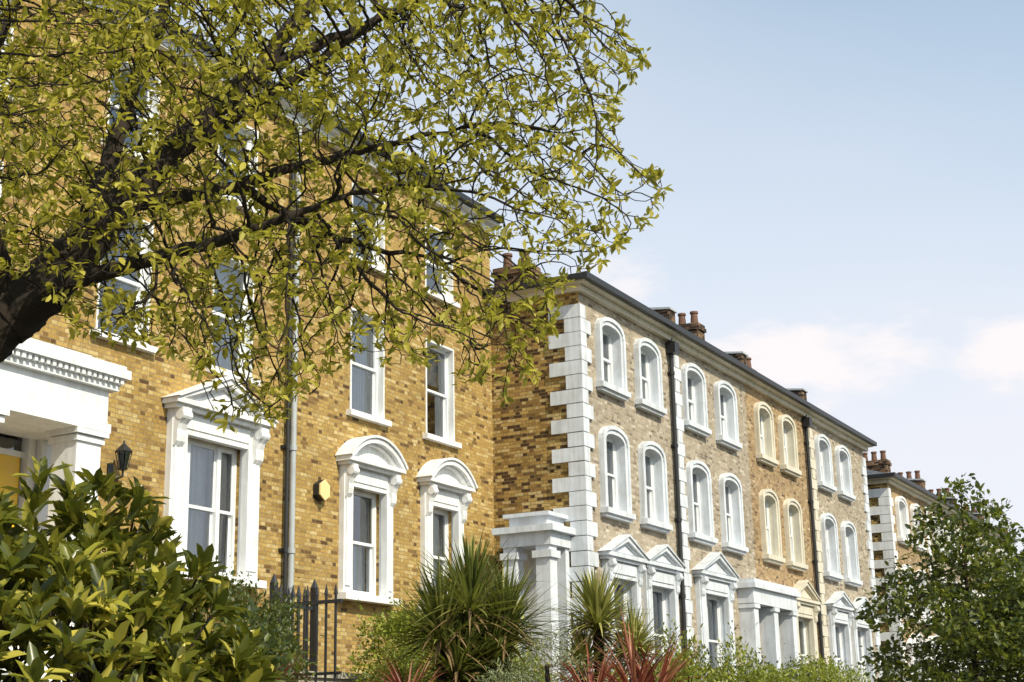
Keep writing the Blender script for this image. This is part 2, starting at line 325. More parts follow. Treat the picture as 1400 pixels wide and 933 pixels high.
YL=16.26
def gold_house(name,x0,x1,uppers,grounds,porch=None,pipe_at=None,doorcol=BDOOR,endL=False):
    h=House(name,BR_L,WHITE); h.m['door']=doorcol; h.m['downpipe']=GREYP
    ops=[]
    for (a,c,cu,cu2) in uppers:
        for (z0,z1,q) in((7.9,9.98,cu),(11.05,12.6,cu2)):
            ops.append((a,c,z0,z1)); window(h,a,c,z0,z1,YL,1,q); cut_sill(h.trim,a-.12,c+.12,z0,YL)
            h.trim.box(a-.005,a+.03,YL-.012,YL+.13,z0,z1); h.trim.box(c-.03,c+.005,YL-.012,YL+.13,z0,z1); h.trim.box(a+.03,c-.03,YL-.012,YL+.13,z1-.03,z1+.005)
    for g in grounds: ops.append(ground_window(h,h.trim,*g[0],YL,**g[1]))
    if porch:
        px0,px1,yf,zc=porch
        t=h.trim
        t.box(px0+.22,px1-.22,yf+.22,YL,zc-.55,zc); t.box(px0+.18,px1-.18,yf+.18,YL,zc-.62,zc-.5)
        t.box(px0+.12,px1-.12,yf+.12,YL,zc,zc+.10); t.box(px0,px1,yf,YL,zc+.17,zc+.30); t.box(px0+.05,px1-.05,yf+.05,YL,zc+.30,zc+.36); t.box(px0+.4,px1-.4,yf+.4,YL,zc+.36,zc+.5)
        x=px0+.08
        while x<px1-.1: t.box(x,x+.055,yf+.04,yf+.16,zc+.09,zc+.18); x+=.11
        y=yf+.16
        while y<YL-.1: t.box(px0+.04,px0+.16,y,y+.055,zc+.09,zc+.18); t.box(px1-.16,px1-.04,y,y+.055,zc+.09,zc+.18); y+=.11
        for cx0 in(px0+.28,px1-.74):
            w=.46
            t.box(cx0,cx0+w,yf+.26,yf+.26+w,2.9,zc-.6)
            t.box(cx0-.04,cx0+w+.04,yf+.22,yf+.30+w,zc-.80,zc-.72); t.box(cx0-.08,cx0+w+.08,yf+.18,yf+.34+w,zc-.70,zc-.62)
            t.box(cx0+.08,cx0+w-.08,yf+.245,yf+.27,3.3,zc-1.0)
        t.box(px1-.42,px1-.24,YL-.16,YL,2.9,zc-.6); t.box(px0+.24,px0+.42,YL-.16,YL,2.9,zc-.6)
        d1=px1-.56; d0=d1-1.25
        ops.append((d0,d1,2.95,6.2))
        h.trim.box(d0-.12,d0,YL-.05,YL+.1,2.95,6.2);t.box(d1,d1+.12,YL-.05,YL+.1,2.95,6.2)
        h.door.box(d0+.06,d1-.06,YL+.06,YL+.12,2.95,5.72)
        for (a,c,e,f) in((.18,.55,3.2,4.1),(.7,1.07,3.2,4.1),(.18,.55,4.3,5.5),(.7,1.07,4.3,5.5)): h.door.box(d0+a,d0+c,YL+.04,YL+.06,e,f)
        h.window_frames.box(d0,d1,YL+.04,YL+.14,5.72,5.80); h.window_frames.box(d0,d1,YL+.04,YL+.14,6.14,6.2)
        h.window_glass.add([(d0,YL+.10,5.8),(d1,YL+.10,5.8),(d1,YL+.10,6.14),(d0,YL+.10,6.14)],[(0,1,2,3)])
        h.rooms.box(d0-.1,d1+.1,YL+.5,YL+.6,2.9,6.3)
        for k in range(6): h.trim.box(px0+.6,px1-.6,yf-.25*k,yf-.25*k+.26,2.0,2.9-.15*k)
        h.trim.box(px0+.1,px1-.1,yf+.05,YL,2.0,2.92)
    facade(h.walls,h.walls,x0,x1,1.4,13.3,YL,ops)
    yb=YL+9
    h.walls.add([(x0,yb,1.4),(x1,yb,1.4),(x1,yb,13.3),(x0,yb,13.3)],[(0,3,2,1)])
    if not endL: h.walls.add([(x1,YL,1.4),(x1,yb,1.4),(x1,yb,13.3),(x1,YL,13.3)],[(0,1,2,3)])
    else: h.walls.add([(x0,YL,1.4),(x0,yb,1.4),(x0,yb,13.3),(x0,YL,13.3)],[(0,3,2,1)])
    h.trim.box(x0,x1,YL-.28,YL+.2,13.3,13.42); h.trim.box(x0,x1,YL-.14,YL+.2,13.12,13.3)
    h.gutter.box(x0,x1,YL-.40,YL-.28,13.38,13.5)
    ym=(YL+yb)/2; r=h.roof
    r.add([(x0,YL-.38,13.45),(x1,YL-.38,13.45),(x1,ym,15.4),(x0,ym,15.4),(x0,yb+.3,13.45),(x1,yb+.3,13.45)],[(0,1,2,3),(3,2,5,4)])
    r.add([(x0,YL-.38,13.43),(x0,ym,15.4),(x0,yb+.3,13.43)],[(0,1,2)]); r.add([(x1,YL-.38,13.43),(x1,ym,15.4),(x1,yb+.3,13.43)],[(0,1,2)])
    chimney(h,x1-.6,x1-.1,YL+3.2,YL+4.9,13.9,15.7)
    if pipe_at: downpipe(h.downpipe,pipe_at,YL,2.2,13.4,.055); downpipe(h.gutter,pipe_at-.17,YL,2.2,13.1,.035)
    h.finish(); return h
def chimney(h,x0,x1,y0,y1,z0,z1,pots=3):
    c=h.chimney; c.box(x0,x1,y0,y1,z0,z1-.2); c.box(x0-.05,x1+.05,y0-.05,y1+.05,z1-.2,z1-.1); c.box(x0-.02,x1+.02,y0-.02,y1+.02,z1-.1,z1)
    for i in range(pots):
        y=y0+(y1-y0)*(i+.5)/pots; x=(x0+x1)/2
        h.chimney_pots.cyl((x,y,z1),(x,y,z1+.34),.12,.095,n=12); h.chimney_pots.cyl((x,y,z1+.34),(x,y,z1+.40),.125,.12,n=12)

gold_house('brick_house',8.0,21.60,
   [(13.35,14.5,None,None),(16.55,17.72,'sides','blind'),(19.27,20.38,'net','sides')],
   [((18.12,20.68,4.38,7.05),dict(hood='ped',ht=.62,band=.33,inset=.14,curt='netleft',mull=(18.93,19.72),proj=.34))],
   porch=(13.0,15.88,14.85,6.62),pipe_at=21.52,doorcol=YDOOR,endL=True)
gold_house('brick_house',21.60,29.06,
   [(23.42,24.6,'net',None),(26.2,27.35,'blind','blind')],
   [((22.98,24.9,4.38,6.85),dict(hood='seg',ht=.48,band=.24,inset=.12,curt='half',proj=.34)),
    ((25.85,27.66,4.38,6.85),dict(hood='seg',ht=.48,band=.24,inset=.12,curt='net',proj=.34))])

YR=14.0
def terrace_house(name,x0,x1,wins,brick,trim,grounds,door=None,ze=11.55,dz=0,first=False,last=False,pipe=None,quoin=None,hipL=False,hipR=False,chim=None,party=True,cols=2,extra=()):
    h=House(name,brick,trim); ops=list(extra)
    cs=['sides','blind',None,'left',None,None,'half',None]
    for (a,c) in wins:
        band=.2
        for (z0,zt) in((9.47+dz,11.1+dz),(6.62+dz,8.55+dz)):
            rise=.38; zs=zt-rise
            arch_surround(h.trim,a,c,z0,zs,rise,band,YR,.10)
            o=(a+band,c-band,z0,zt-band*.95)
            ops.append(o)
            window(h,o[0],o[1],z0,o[3],YR,cols,random.choice(cs))
    for g in grounds:
        kw=dict(hood='ped',ht=.5,band=.24,inset=.16,proj=.26,cols=cols,consh=.5,curt=random.choice(cs)); kw.update(g[1])
        ops.append(ground_window(h,h.trim,*g[0],YR,**kw))
    if door:
        d0,d1,zc=door; t=h.trim; yf=YR-.55
        t.box(d0+.1,d1-.1,yf+.1,YR,zc-.4,zc); t.box(d0,d1,yf,YR,zc,zc+.14); t.box(d0+.05,d1-.05,yf+.05,YR,zc+.14,zc+.24)
        n=3; w=.34
        for k in range(n):
            cx=d0+.15+(d1-d0-.3-w)*k/(n-1)
            t.box(cx,cx+w,yf+.13,YR,2.2,zc-.4); t.box(cx-.04,cx+w+.04,yf+.09,YR,zc-.52,zc-.42)
        for k in range(n-1):
            a=d0+.15+w+(d1-d0-.3-w)*k/(n-1); c=a+(d1-d0-.3-w)/(n-1)-w
            a+=.12;c-=.12
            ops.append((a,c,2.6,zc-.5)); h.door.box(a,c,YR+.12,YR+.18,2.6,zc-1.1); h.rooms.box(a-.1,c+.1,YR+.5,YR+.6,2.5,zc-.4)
            h.window_frames.box(a,c,YR+.1,YR+.2,zc-1.1,zc-1.02)
            h.window_glass.add([(a,YR+.15,zc-1.02),(c,YR+.15,zc-1.02),(c,YR+.15,zc-.5),(a,YR+.15,zc-.5)],[(0,1,2,3)])
    facade(h.walls,h.trim,x0,x1,1.4,ze,YR,ops)
    yb=YR+9
    h.walls.add([(x0,yb,1.4),(x1,yb,1.4),(x1,yb,ze),(x0,yb,ze)],[(0,3,2,1)])
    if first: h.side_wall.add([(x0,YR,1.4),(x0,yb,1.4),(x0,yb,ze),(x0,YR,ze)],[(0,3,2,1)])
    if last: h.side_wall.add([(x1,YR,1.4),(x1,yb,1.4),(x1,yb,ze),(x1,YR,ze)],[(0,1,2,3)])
    el=x0-.3 if first else x0; er=x1+.3 if last else x1
    h.cream_trim.box(el,er,YR-.30,YR+.05,ze-.02,ze+.06); h.cream_trim.box(el+(.18 if first else 0),er,YR-.12,YR+.05,ze-.16,ze-.02)
    h.gutter.box(el-.1*first,er+.1*last,YR-.42,YR-.30,ze+.02,ze+.15)
    if first:
        h.cream_trim.box(x0-.298,x0-.002,YR+.055,yb,ze-.015,ze+.06); h.cream_trim.box(x0-.12,x0-.002,YR+.055,yb,ze-.16,ze-.02); h.gutter.box(x0-.41,x0-.30,YR-.3,yb,ze+.02,ze+.14)
    ym=(YR+yb)/2; zr=ze+1.95; r=h.roof; zb=ze+.08
    A=(el-.08*first,YR-.38,zb); D=(er+.08*last,YR-.38,zb); Bk=(A[0],yb+.38,zb); C=(D[0],yb+.38,zb)
    r1=(x0+(4.6 if hipL else 0),ym,zr); r2=(x1-(4.6 if hipR else 0),ym,zr)
    r.add([A,D,r2,r1,Bk,C],[(0,1,2,3),(3,2,5,4),(0,3,4),(1,5,2),(0,4,5,1)])
    if party:
        x=x1
        h.chimney.prismx([(YR-.05,zb-.1),(YR-.05,zb+.62),(YR+.6,zb+.62),(YR+.6,zb+.72),(ym,zr+.72),(ym,zr-.1)],x-.2,x+.2)
        h.leadwork.prismx([(YR-.1,zb+.62),(YR-.1,zb+.67),(YR+.6,zb+.76),(ym,zr+.78),(ym,zr+.73),(YR+.62,zb+.7)],x-.24,x+.24)
    if chim:
        for c in chim: chimney(h,*c)
    if pipe: downpipe(h.downpipe,pipe,YR,2.2,ze-.1,.055); h.downpipe.box(pipe-.14,pipe+.14,YR-.26,YR-.02,ze-.5,ze-.22)
    if quoin:
        for (qx0,side) in quoin:
            z=3.0;k=0
            while z+.29<ze-.15:
                lg=k%2==0
                if side=='corner': h.trim.box(qx0-.06,qx0+(.22 if lg else .46),YR-.06,YR+(.74 if lg else .34),z,z+.30)
                elif side=='cornerR': h.trim.box(qx0-(.26 if lg else .45),qx0+.06,YR-.06,YR+.4,z,z+.30)
                else: h.trim.box(qx0-(.14 if lg else .26),qx0+(.14 if lg else .26),YR-.06,YR+.02,z,z+.30)
                z+=.325;k+=1
    return h
h=terrace_house('terraced_house',29.06,34.45,[(29.85,31.25),(32.0,33.4)],BR_R,WHITE2,
   [((29.65,31.75,2.9,5.55),{}),((31.77,33.95,2.9,5.55),{})],first=True,hipL=True,pipe=34.15,quoin=[(29.06,'corner'),(34.58,'strip')],
   chim=[(29.5,30.0,15.45,16.4,11.6,12.45,2)])
t=h.trim
t.box(28.05,29.0,14.35,15.55,5.66,5.94); t.box(27.92,29.0,14.22,15.68,5.94,6.07); t.box(28.2,29.0,14.5,15.4,6.07,6.3); t.box(28.1,29.0,14.4,15.5,6.3,6.37)
t.box(28.1,28.42,14.4,14.72,2.2,5.66); t.box(28.1,28.42,15.2,15.5,2.2,5.66); t.box(28.04,28.48,14.34,14.78,5.4,5.54); t.box(28.04,28.48,15.14,15.56,5.4,5.54)
t.box(28.85,29.03,14.4,15.5,2.2,5.66)
h.finish()
terrace_house('terraced_house',34.45,39.77,[(34.95,36.38),(37.25,38.68)],BR_R,WHITE2,
   [((35.05,37.65,2.9,5.62),dict(band=.34,ht=.6))],door=(38.1,41.9,5.5),chim=[(39.45,39.97,15.2,16.35,12.3,13.35,3)]).finish()
h=terrace_house('terraced_house',39.77,45.25,[(40.4,41.75),(42.5,43.85)],BR_R2,CREAM,
   [((42.25,44.7,2.9,5.5),dict(band=.34,ht=.6))],pipe=45.02,quoin=[(45.6,'strip')],extra=[(40.29,41.29,2.6,5.0)],chim=[(45.0,45.5,15.6,16.6,12.3,13.2,3)]); h.finish()
h=terrace_house('terraced_house',45.25,51.75,[(46.05,47.45),(48.25,49.65)],BR_R,WHITE2,
   [((45.95,48.25,2.9,5.55),{}),((48.4,50.7,2.9,5.55),{})],last=True,quoin=[(51.75,'cornerR')],hipR=True,party=False)
g=h.gutter; g.cyl((49.6,16.2,12.3),(49.6,16.2,13.5),.02,n=6); g.cyl((49.1,16.2,13.4),(50.2,16.2,13.4),.012,n=5)
for k in range(7): g.cyl((49.15+.16*k,15.95,13.4),(49.15+.16*k,16.45,13.4),.008,n=4)
h.finish()
x=54.7
for i in range(4):
    w=5.6
    terrace_house('terraced_house',x,x+w,[(x+.9,x+2.3),(x+3.1,x+4.5)],BR_R2 if i%2==0 else BR_R,WHITE,
      [((x+.7,x+2.9,2.2,4.75),{}),((x+3.0,x+5.2,2.2,4.75),{})],ze=10.8,dz=-.75,first=(i==0),last=(i==3),quoin=[(x,'corner' if i==0 else 'strip')],
      hipL=(i==0),hipR=(i==3),chim=[(x+w-.26,x+w+.26,15.3,16.8,11.4,12.5,4)]).finish()
    x+=w

# ------------------------------------------------------------------ small wall objects
def coach_lamp():
    r=empty('wall_lantern'); b=B(); g=B(); x,y,z=17.0,YL-.28,5.78
    b.box(x-.05,x+.05,YL-.03,YL,z-.25,z+.1); b.cyl((x,YL-.02,z-.18),(x,y,z-.12),.014); b.cyl((x,y,z-.12),(x,y,z-.02),.018)
    b.cyl((x,y,z-.02),(x,y,z),.07,.08,6); b.cyl((x,y,z+.26),(x,y,z+.38),.15,.03,6); b.cyl((x,y,z+.38),(x,y,z+.44),.02,.012)
    for i in range(6):
        a=i*math.pi/3; b.cyl((x+.07*math.cos(a),y+.07*math.sin(a),z),(x+.125*math.cos(a),y+.125*math.sin(a),z+.26),.008,n=5)
    g.cyl((x,y,z),(x,y,z+.26),.065,.12,6)
    b.obj('lantern_frame',BLACK,r); g.obj('lantern_glass',GLASS,r)
coach_lamp()
def alarm():
    r=empty('alarm_box'); b=B(); x,z=22.42,6.2; R=.19
    pts=[(x+R*math.cos(math.pi/6+math.pi/3*i)*.95,z+R*1.05*math.sin(math.pi/6+math.pi/3*i)) for i in range(6)]
    b.prism(pts[::-1],YL-.13,YL-.001); b.obj('case',BLACK,r)
    c=B(); pts=[(x+(p[0]-x)*.97,z+(p[1]-z)*.97) for p in pts]; c.prism(pts[::-1],YL-.16,YL-.128); c.obj('cover',paint('alarm_cover',(.80,.62,.28),.1,.4),r)
alarm()

# ------------------------------------------------------------------ ground, road, garden
def slab(name,x0,x1,prof,mat):
    b=B(); n=len(prof)
    b.add([(x0,p[0],p[1]) for p in prof]+[(x1,p[0],p[1]) for p in prof],[(i,i+n,i+n+1,i+1) for i in range(n-1)])
    return b.obj(name,mat)
b=B(); b.add([(-600,-900,-.02),(1500,-900,-.02),(1500,900,-.02),(-600,900,-.02)],[(0,1,2,3)]); b.obj('ground',GRASS)
slab('road',-80,200,[(-7.2,0.0),(.9,0.0)],ASPH)
r=empty('pavement'); b=B(); b.box(-80,200,1.05,3.7,-.01,.12); b.obj('paving_slabs',PAVE,r)
b=B(); b.box(-80,200,.9,1.04,-.01,.125); b.obj('kerb',KERB,r)
r=empty('pavement'); b=B(); b.box(-80,200,-10,-7.36,-.01,.12); b.obj('paving_slabs',PAVE,r)
b=B(); b.box(-80,200,-7.34,-7.2,-.01,.125); b.obj('kerb',KERB,r)
b=B()
for i in range(40): b.add([(-30+i*4,-3.2,.004),(-28+i*4,-3.2,.004),(-28+i*4,-3.1,.004),(-30+i*4,-3.1,.004)],[(0,1,2,3)])
b.obj('road_marking',LINE)
slab('garden_ground',-5,90,[(3.95,.6),(6,.9),(10,1.7),(13,2.15),(25.2,2.2)],SOIL)
r=empty('garden_wall'); b=B(); b.box(-5,90,3.7,3.94,0,.95); b.obj('brickwork',BR_R2,r); b=B(); b.box(-5,90,3.66,3.98,.95,1.02); b.obj('coping',STONE,r)

r=empty('iron_railings'); b=B(); p=B()
p.box(16.4,21.6,13.45,13.75,2.0,2.62); p.box(16.35,21.65,13.4,13.8,2.62,2.70)
x=17.86
while x<18.6:
    b.cyl((x,13.6,2.7),(x,13.6,3.76),.022,n=8); b.cyl((x,13.6,3.74),(x,13.6,3.80),.038,.03,8); b.cyl((x,13.6,3.80),(x,13.6,3.96),.04,.002,8); x+=.15
for z in(2.84,3.62): b.box(17.7,18.7,13.58,13.62,z,z+.045)
for x in(17.7,18.7): b.box(x-.04,x+.04,13.56,13.64,2.7,3.95); b.cyl((x,13.6,3.95),(x,13.6,4.08),.06,.01,8)
y=12.5
while y<13.5: b.cyl((17.7,y,2.5),(17.7,y,3.72),.02,n=8); b.cyl((17.7,y,3.72),(17.7,y,3.88),.034,.002,8); y+=.165
b.box(17.68,17.72,12.4,13.55,3.6,3.64); b.box(17.68,17.72,12.4,13.55,2.6,2.64)
b.obj('bars',BLACK,r); p.obj('plinth',STONE,r)

# ------------------------------------------------------------------ leaves
def nrm(a): return a/np.maximum(np.linalg.norm(a,axis=-1,keepdims=True),1e-9)
TEMP=np.array([(0,0,0),(.38,.23,.07),(.38,-.23,.07),(.42,0,0),(.78,.15,.02),(.78,-.15,.02),(1,0,-.1)])
TFL=[(0,3,1),(0,2,3),(3,6,4,1),(3,2,5,6)]
def leaves(name,mat,P,Dv,Nv,S,parent,wid=1.0):
    n=len(P); Dv=nrm(Dv); Sd=nrm(np.cross(Nv,Dv)); Nn=np.cross(Dv,Sd)
    W=(P[:,None,:]+S[:,None,None]*(TEMP[None,:,0:1]*Dv[:,None,:]+wid*TEMP[None,:,1:2]*Sd[:,None,:]+TEMP[None,:,2:3]*Nn[:,None,:])).reshape(-1,3)
    me=bpy.data.meshes.new(name); nv=len(TEMP)
    base=np.concatenate([np.array(f) for f in TFL]); L=len(base)
    allv=(np.arange(n)[:,None]*nv+base[None,:]).ravel()
    st0=np.cumsum([0]+[len(f) for f in TFL[:-1]]); allst=(np.arange(n)[:,None]*L+st0[None,:]).ravel()
    me.vertices.add(len(W)); me.vertices.foreach_set('co',W.ravel())
    me.loops.add(len(allv)); me.loops.foreach_set('vertex_index',allv)
    me.polygons.add(len(allst)); me.polygons.foreach_set('loop_start',allst)
    me.polygons.foreach_set('use_smooth',np.ones(len(allst),dtype=bool))
    me.materials.append(mat); me.update(calc_edges=True); me.validate()
    o=bpy.data.objects.new(name,me); COL.objects.link(o); o.parent=parent; return o

def shrub(name,blobs,n,size,mat,ground=None,wid=1.0,stems=True,shell=.55,up=.5):
    r=empty(name); P=[];O=[]
    vols=np.array([b[3]*b[4]+b[4]*b[5]+b[3]*b[5] for b in blobs]); vols=vols/vols.sum()
    for b,vv in zip(blobs,vols):
        k=int(n*vv); d=nrm(rng.normal(size=(k,3))); d[:,2]=np.where(d[:,2]<-.5,-d[:,2],d[:,2])
        rad=shell+(1-shell)*rng.random(k)**.6
        lump=1+.2*np.sin(d[:,0]*5+b[0]*3)*np.cos(d[:,1]*6+b[1])+.16*np.sin(d[:,2]*9+b[2]*5)
        rad=rad*lump*(1+.16*np.abs(rng.normal(size=k))*(rng.random(k)<.25))
        P.append(np.array(b[:3])+d*rad[:,None]*np.array(b[3:6])); O.append(d)
    P=np.concatenate(P);O=np.concatenate(O)
    Dv=O*.7+rng.normal(size=P.shape)*.7+np.array([0,0,up*.6]); Nv=O*.5+rng.normal(size=P.shape)*.6+np.array([0,0,.7])
    leaves('foliage',mat,P,Dv,Nv,size*(.6+.8*rng.random(len(P))),r,wid)
    if stems:
        b_=B()
        for b in blobs:
            g=ground if ground is not None else b[2]-b[5]
            for i in range(5):
                a=random.uniform(0,6.28); q=random.uniform(.2,.7)
                b_.cyl((b[0]+random.uniform(-.1,.1),b[1]+random.uniform(-.1,.1),g),(b[0]+b[3]*q*math.cos(a),b[1]+b[4]*q*math.sin(a),b[2]+b[5]*.4),.03,.008,6)
        b_.obj('stems',BARK,r)
    return r

# ------------------------------------------------------------------ trees by space colonisation
def grow(seed_pts,seed_par,attr,step,dk,di,iters,grav=0.0):
    pts=[np.array(p,float) for p in seed_pts]; par=list(seed_par)
    A=np.array(attr); alive=np.ones(len(A),bool)
    Pn=np.array(pts); 
    best=np.full(len(A),1e9); bi=np.zeros(len(A),int)
    def upd(newp,off):
        nonlocal best,bi
        for s in range(0,len(newp),128):
            q=newp[s:s+128]; m0=alive
            Aa=A[m0]
            if len(Aa)==0: return
            d=np.sqrt(np.maximum((Aa**2).sum(1)[:,None]+(q**2).sum(1)[None]-2*Aa@q.T,0)); j=d.argmin(1); dm=d[np.arange(len(Aa)),j]
            ia=np.nonzero(m0)[0]; m=dm<best[ia]; best[ia[m]]=dm[m]; bi[ia[m]]=j[m]+off+s
    upd(Pn,0)
    childcount={}
    for it in range(iters):
        act=alive&(best<di)
        if not act.any(): break
        idx=np.nonzero(act)[0]; ni=bi[idx]
        P=np.array(pts)
        dirs=nrm(A[idx]-P[ni]); acc={}
        for k,dv in zip(ni,dirs):
            if k in acc: acc[k]+=dv
            else: acc[k]=dv.copy()
        new=[];
        for k,dv in acc.items():
            if childcount.get(k,0)>=3: continue
            v=dv/ (np.linalg.norm(dv)+1e-9)
            pr=par[k]
            if pr>=0:
                pd=pts[k]-pts[pr]; v=v+.35*pd/(np.linalg.norm(pd)+1e-9)
            v=v+rng.normal(size=3)*.18; v[2]+=grav
            v/=np.linalg.norm(v)+1e-9
            new.append((k,pts[k]+v*step)); childcount[k]=childcount.get(k,0)+1
        if not new: break
        off=len(pts)
        for k,p in new: pts.append(p); par.append(k)
        upd(np.array([p for _,p in new]),off)
        alive&=~(best<dk)
    return np.array(pts),par
def tree_mesh(name,pts,par,minr,tipr,expo,mat,parent,sides=6):
    n=len(pts); ch=[[] for _ in range(n)]
    for i,p in enumerate(par):
        if p>=0: ch[p].append(i)
    rad=np.zeros(n)
    for i in reversed(range(n)):
        if not ch[i]: rad[i]=tipr
        else: rad[i]=sum(rad[c]**expo for c in ch[i])**(1/expo)
        if i in minr: rad[i]=minr[i]
        rad[i]=min(rad[i],.25)
    vs=[];fs=[]
    for i in range(n):
        p=par[i]
        if p<0: continue
        a=Vector(pts[p]);b=Vector(pts[i]);d=b-a
        if d.length<1e-6: continue
        ra=min(rad[p],rad[i]*1.35) ; rb=rad[i]
        s=sides if rb>.012 else (4 if rb>.006 else 3)
        if rb>.05: s=12
        d.normalize(); u=Vector((0.3,.2,1)).cross(d)
        if u.length<.1: u=Vector((1,0,0)).cross(d)
        u.normalize(); w=d.cross(u); o=len(vs); e=b+d*rb*.3
        for q,r in((a-d*ra*.3,ra),(e,rb)):
            for k in range(s):
                t=6.2832*k/s; vs.append(tuple(q+u*(math.cos(t)*r)+w*(math.sin(t)*r)))
        fs+=[(o+k,o+(k+1)%s,o+(k+1)%s+s,o+k+s) for k in range(s)]
        if s>=6: fs.append(tuple(range(o+s,o+2*s)))
    bb=B(); bb.v=vs; bb.f=fs; bb.obj(name,mat,parent,smooth=True)
    return rad,ch
def limbs(defs,step):
    pts=[];par=[];minr={}
    for pr,pl in defs:
        prev=-1
        if pr is not None:
            tgt=np.array(pl[0][:3]); 
            d=[np.linalg.norm(np.array(p)-tgt) for p in pts]; prev=int(np.argmin(d)); 
        c=np.array(pl,float)
        for i in range(len(c)-1):
            a,b=c[i],c[i+1]; n=max(1,int(np.linalg.norm((b-a)[:3])/step))
            p0=c[max(i-1,0)];p3=c[min(i+2,len(c)-1)]
            for k in range(n):
                t=k/n
                if i==0 and k==0 and pr is not None: continue
                q=.5*((2*a)+(-p0+b)*t+(2*p0-5*a+4*b-p3)*t*t+(-p0+3*a-3*b+p3)*t**3)
                pts.append(q[:3]+ (rng.normal(size=3)*.008)); par.append(prev); minr[len(pts)-1]=q[3]; prev=len(pts)-1
        pts.append(c[-1][:3]);par.append(prev);minr[len(pts)-1]=c[-1][3]
    return pts,par,minr
def inpoly(P,poly):
    x,y=P[:,0],P[:,1]; c=np.zeros(len(P),bool); j=len(poly)-1
    for i in range(len(poly)):
        xi,yi=poly[i];xj,yj=poly[j]
        m=((yi>y)!=(yj>y))&(x<(xj-xi)*(y-yi)/(yj-yi+1e-12)+xi); c^=m; j=i
    return c
TH=math.radians(28.4); eL=np.array([math.sin(TH),-math.cos(TH),0]); eD=np.array([math.cos(TH),math.sin(TH),0])
ORG=eD*7.0
def TW(l,d,z): return ORG+eL*l+eD*d+np.array([0,0,z])
crown=[(-3.6,6.4),(.30,6.4),(.48,5.3),(.74,5.0),(.58,4.76),(.50,4.56),(.84,4.30),(.66,4.03),(.44,3.86),(.2,3.74),(.2,3.45),(.10,3.14),(-.19,3.22),(-.52,3.42),(-.85,3.36),(-1.08,3.12),(-1.38,3.07),(-1.62,3.48),(-2.1,3.52),(-2.37,3.9),(-3.6,3.86)]
def build_tree():
    root=empty('garden_tree')
    M=34000; L=rng.uniform(-3.0,.88,M);Z=rng.uniform(3.0,5.9,M); Dd=rng.uniform(-1.2,1.6,M)
    ok=inpoly(np.stack([L,Z],1),crown)
    dens=np.clip(.24+.44*(Z-3.4)+.16*(-L-.3),.20,1.1)
    # uneven clumps and gaps
    clump=np.sin(L*6.1+1.3)*np.sin(Z*7.3+L*2.1)+.6*np.sin(Dd*5+L*3.7)
    dens=dens*(1+.45*clump)
    ok&=rng.random(M)<dens*.55
    edge=np.clip((.9-L)/1.2,.25,1); Dd*=edge
    L,Z,Dd=L[ok],Z[ok],Dd[ok]; k=(7+Dd)/7
    A=ORG+eL*(L*k)[:,None]+eD*Dd[:,None]+np.array([0,0,1])*(1.6+(Z-1.6)*k)[:,None]
    T=lambda *a:[ (*TW(l,d,z),r) for (l,d,z,r) in a]
    defs=[(None,T((-4.1,.3,.7,.26),(-3.9,.25,1.7,.22),(-3.45,.15,2.75,.19),(-2.75,.05,3.45,.165),(-2.3,0,3.78,.13),(-1.95,0,4.2,.09),(-1.62,.05,4.6,.062),(-1.2,.1,5.1,.045),(-.9,.1,5.6,.03))),
      (1,T((-2.55,.03,3.6,.07),(-2.1,-.2,3.76,.045),(-1.6,-.3,3.86,.034),(-1.15,-.35,3.98,.022),(-.75,-.3,4.15,.012))),
      (1,T((-2.2,0,3.9,.07),(-2.1,.3,4.5,.05),(-2.0,.5,5.2,.038),(-1.8,.6,5.9,.02))),
      (1,T((-1.95,0,4.2,.045),(-1.4,.2,4.4,.032),(-.8,.3,4.6,.02),(-.2,.3,4.75,.01))),
      (1,T((-1.7,.05,4.5,.04),(-1.1,-.2,4.75,.026),(-.5,-.35,5.1,.018),(.1,-.3,5.3,.009))),
      (1,T((-2.75,.05,3.45,.09),(-2.9,.5,4.2,.06),(-3.0,.7,5.0,.04),(-2.8,.8,5.8,.02))),
      (1,T((-2.45,0,3.7,.06),(-2.5,-.5,4.4,.04),(-2.4,-.8,5.1,.02))),
      (1,T((-1.3,.1,4.98,.035),(-.7,.2,5.3,.022),(-.1,.2,5.6,.012))),
      (1,T((-1.4,.2,4.4,.028),(-.9,.5,4.2,.018),(-.4,.6,4.1,.01)))]
    pts,par,minr=limbs(defs,.07)
    P,par=grow(pts,par,A,.055,.072,.9,85,-.02)
    rad,ch=tree_mesh('trunk_and_branches',P,par,minr,.0026,2.45,BARK,root,7)
    lp=[];ld=[];ln=[];ls=[]
    for i in range(len(P)):
        if par[i]<0 or rad[i]>.0075: continue
        tip=not ch[i]
        if not tip and rng.random()>.22: continue
        d=P[i]-P[par[i]]; d=d/(np.linalg.norm(d)+1e-9); k=rng.integers(6,11) if tip else rng.integers(2,4)
        for q in range(k):
            v=d*.6+rng.normal(size=3)*.75; v[2]+=.1
            lp.append(P[i]+rng.normal(size=3)*.012); ld.append(v); ln.append(rng.normal(size=3)*.5+np.array([0,0,.9])); ls.append(rng.uniform(.025,.07))
    leaves('foliage',LEAF_T,np.array(lp),np.array(ld),np.array(ln),np.array(ls),root,.9)
build_tree()

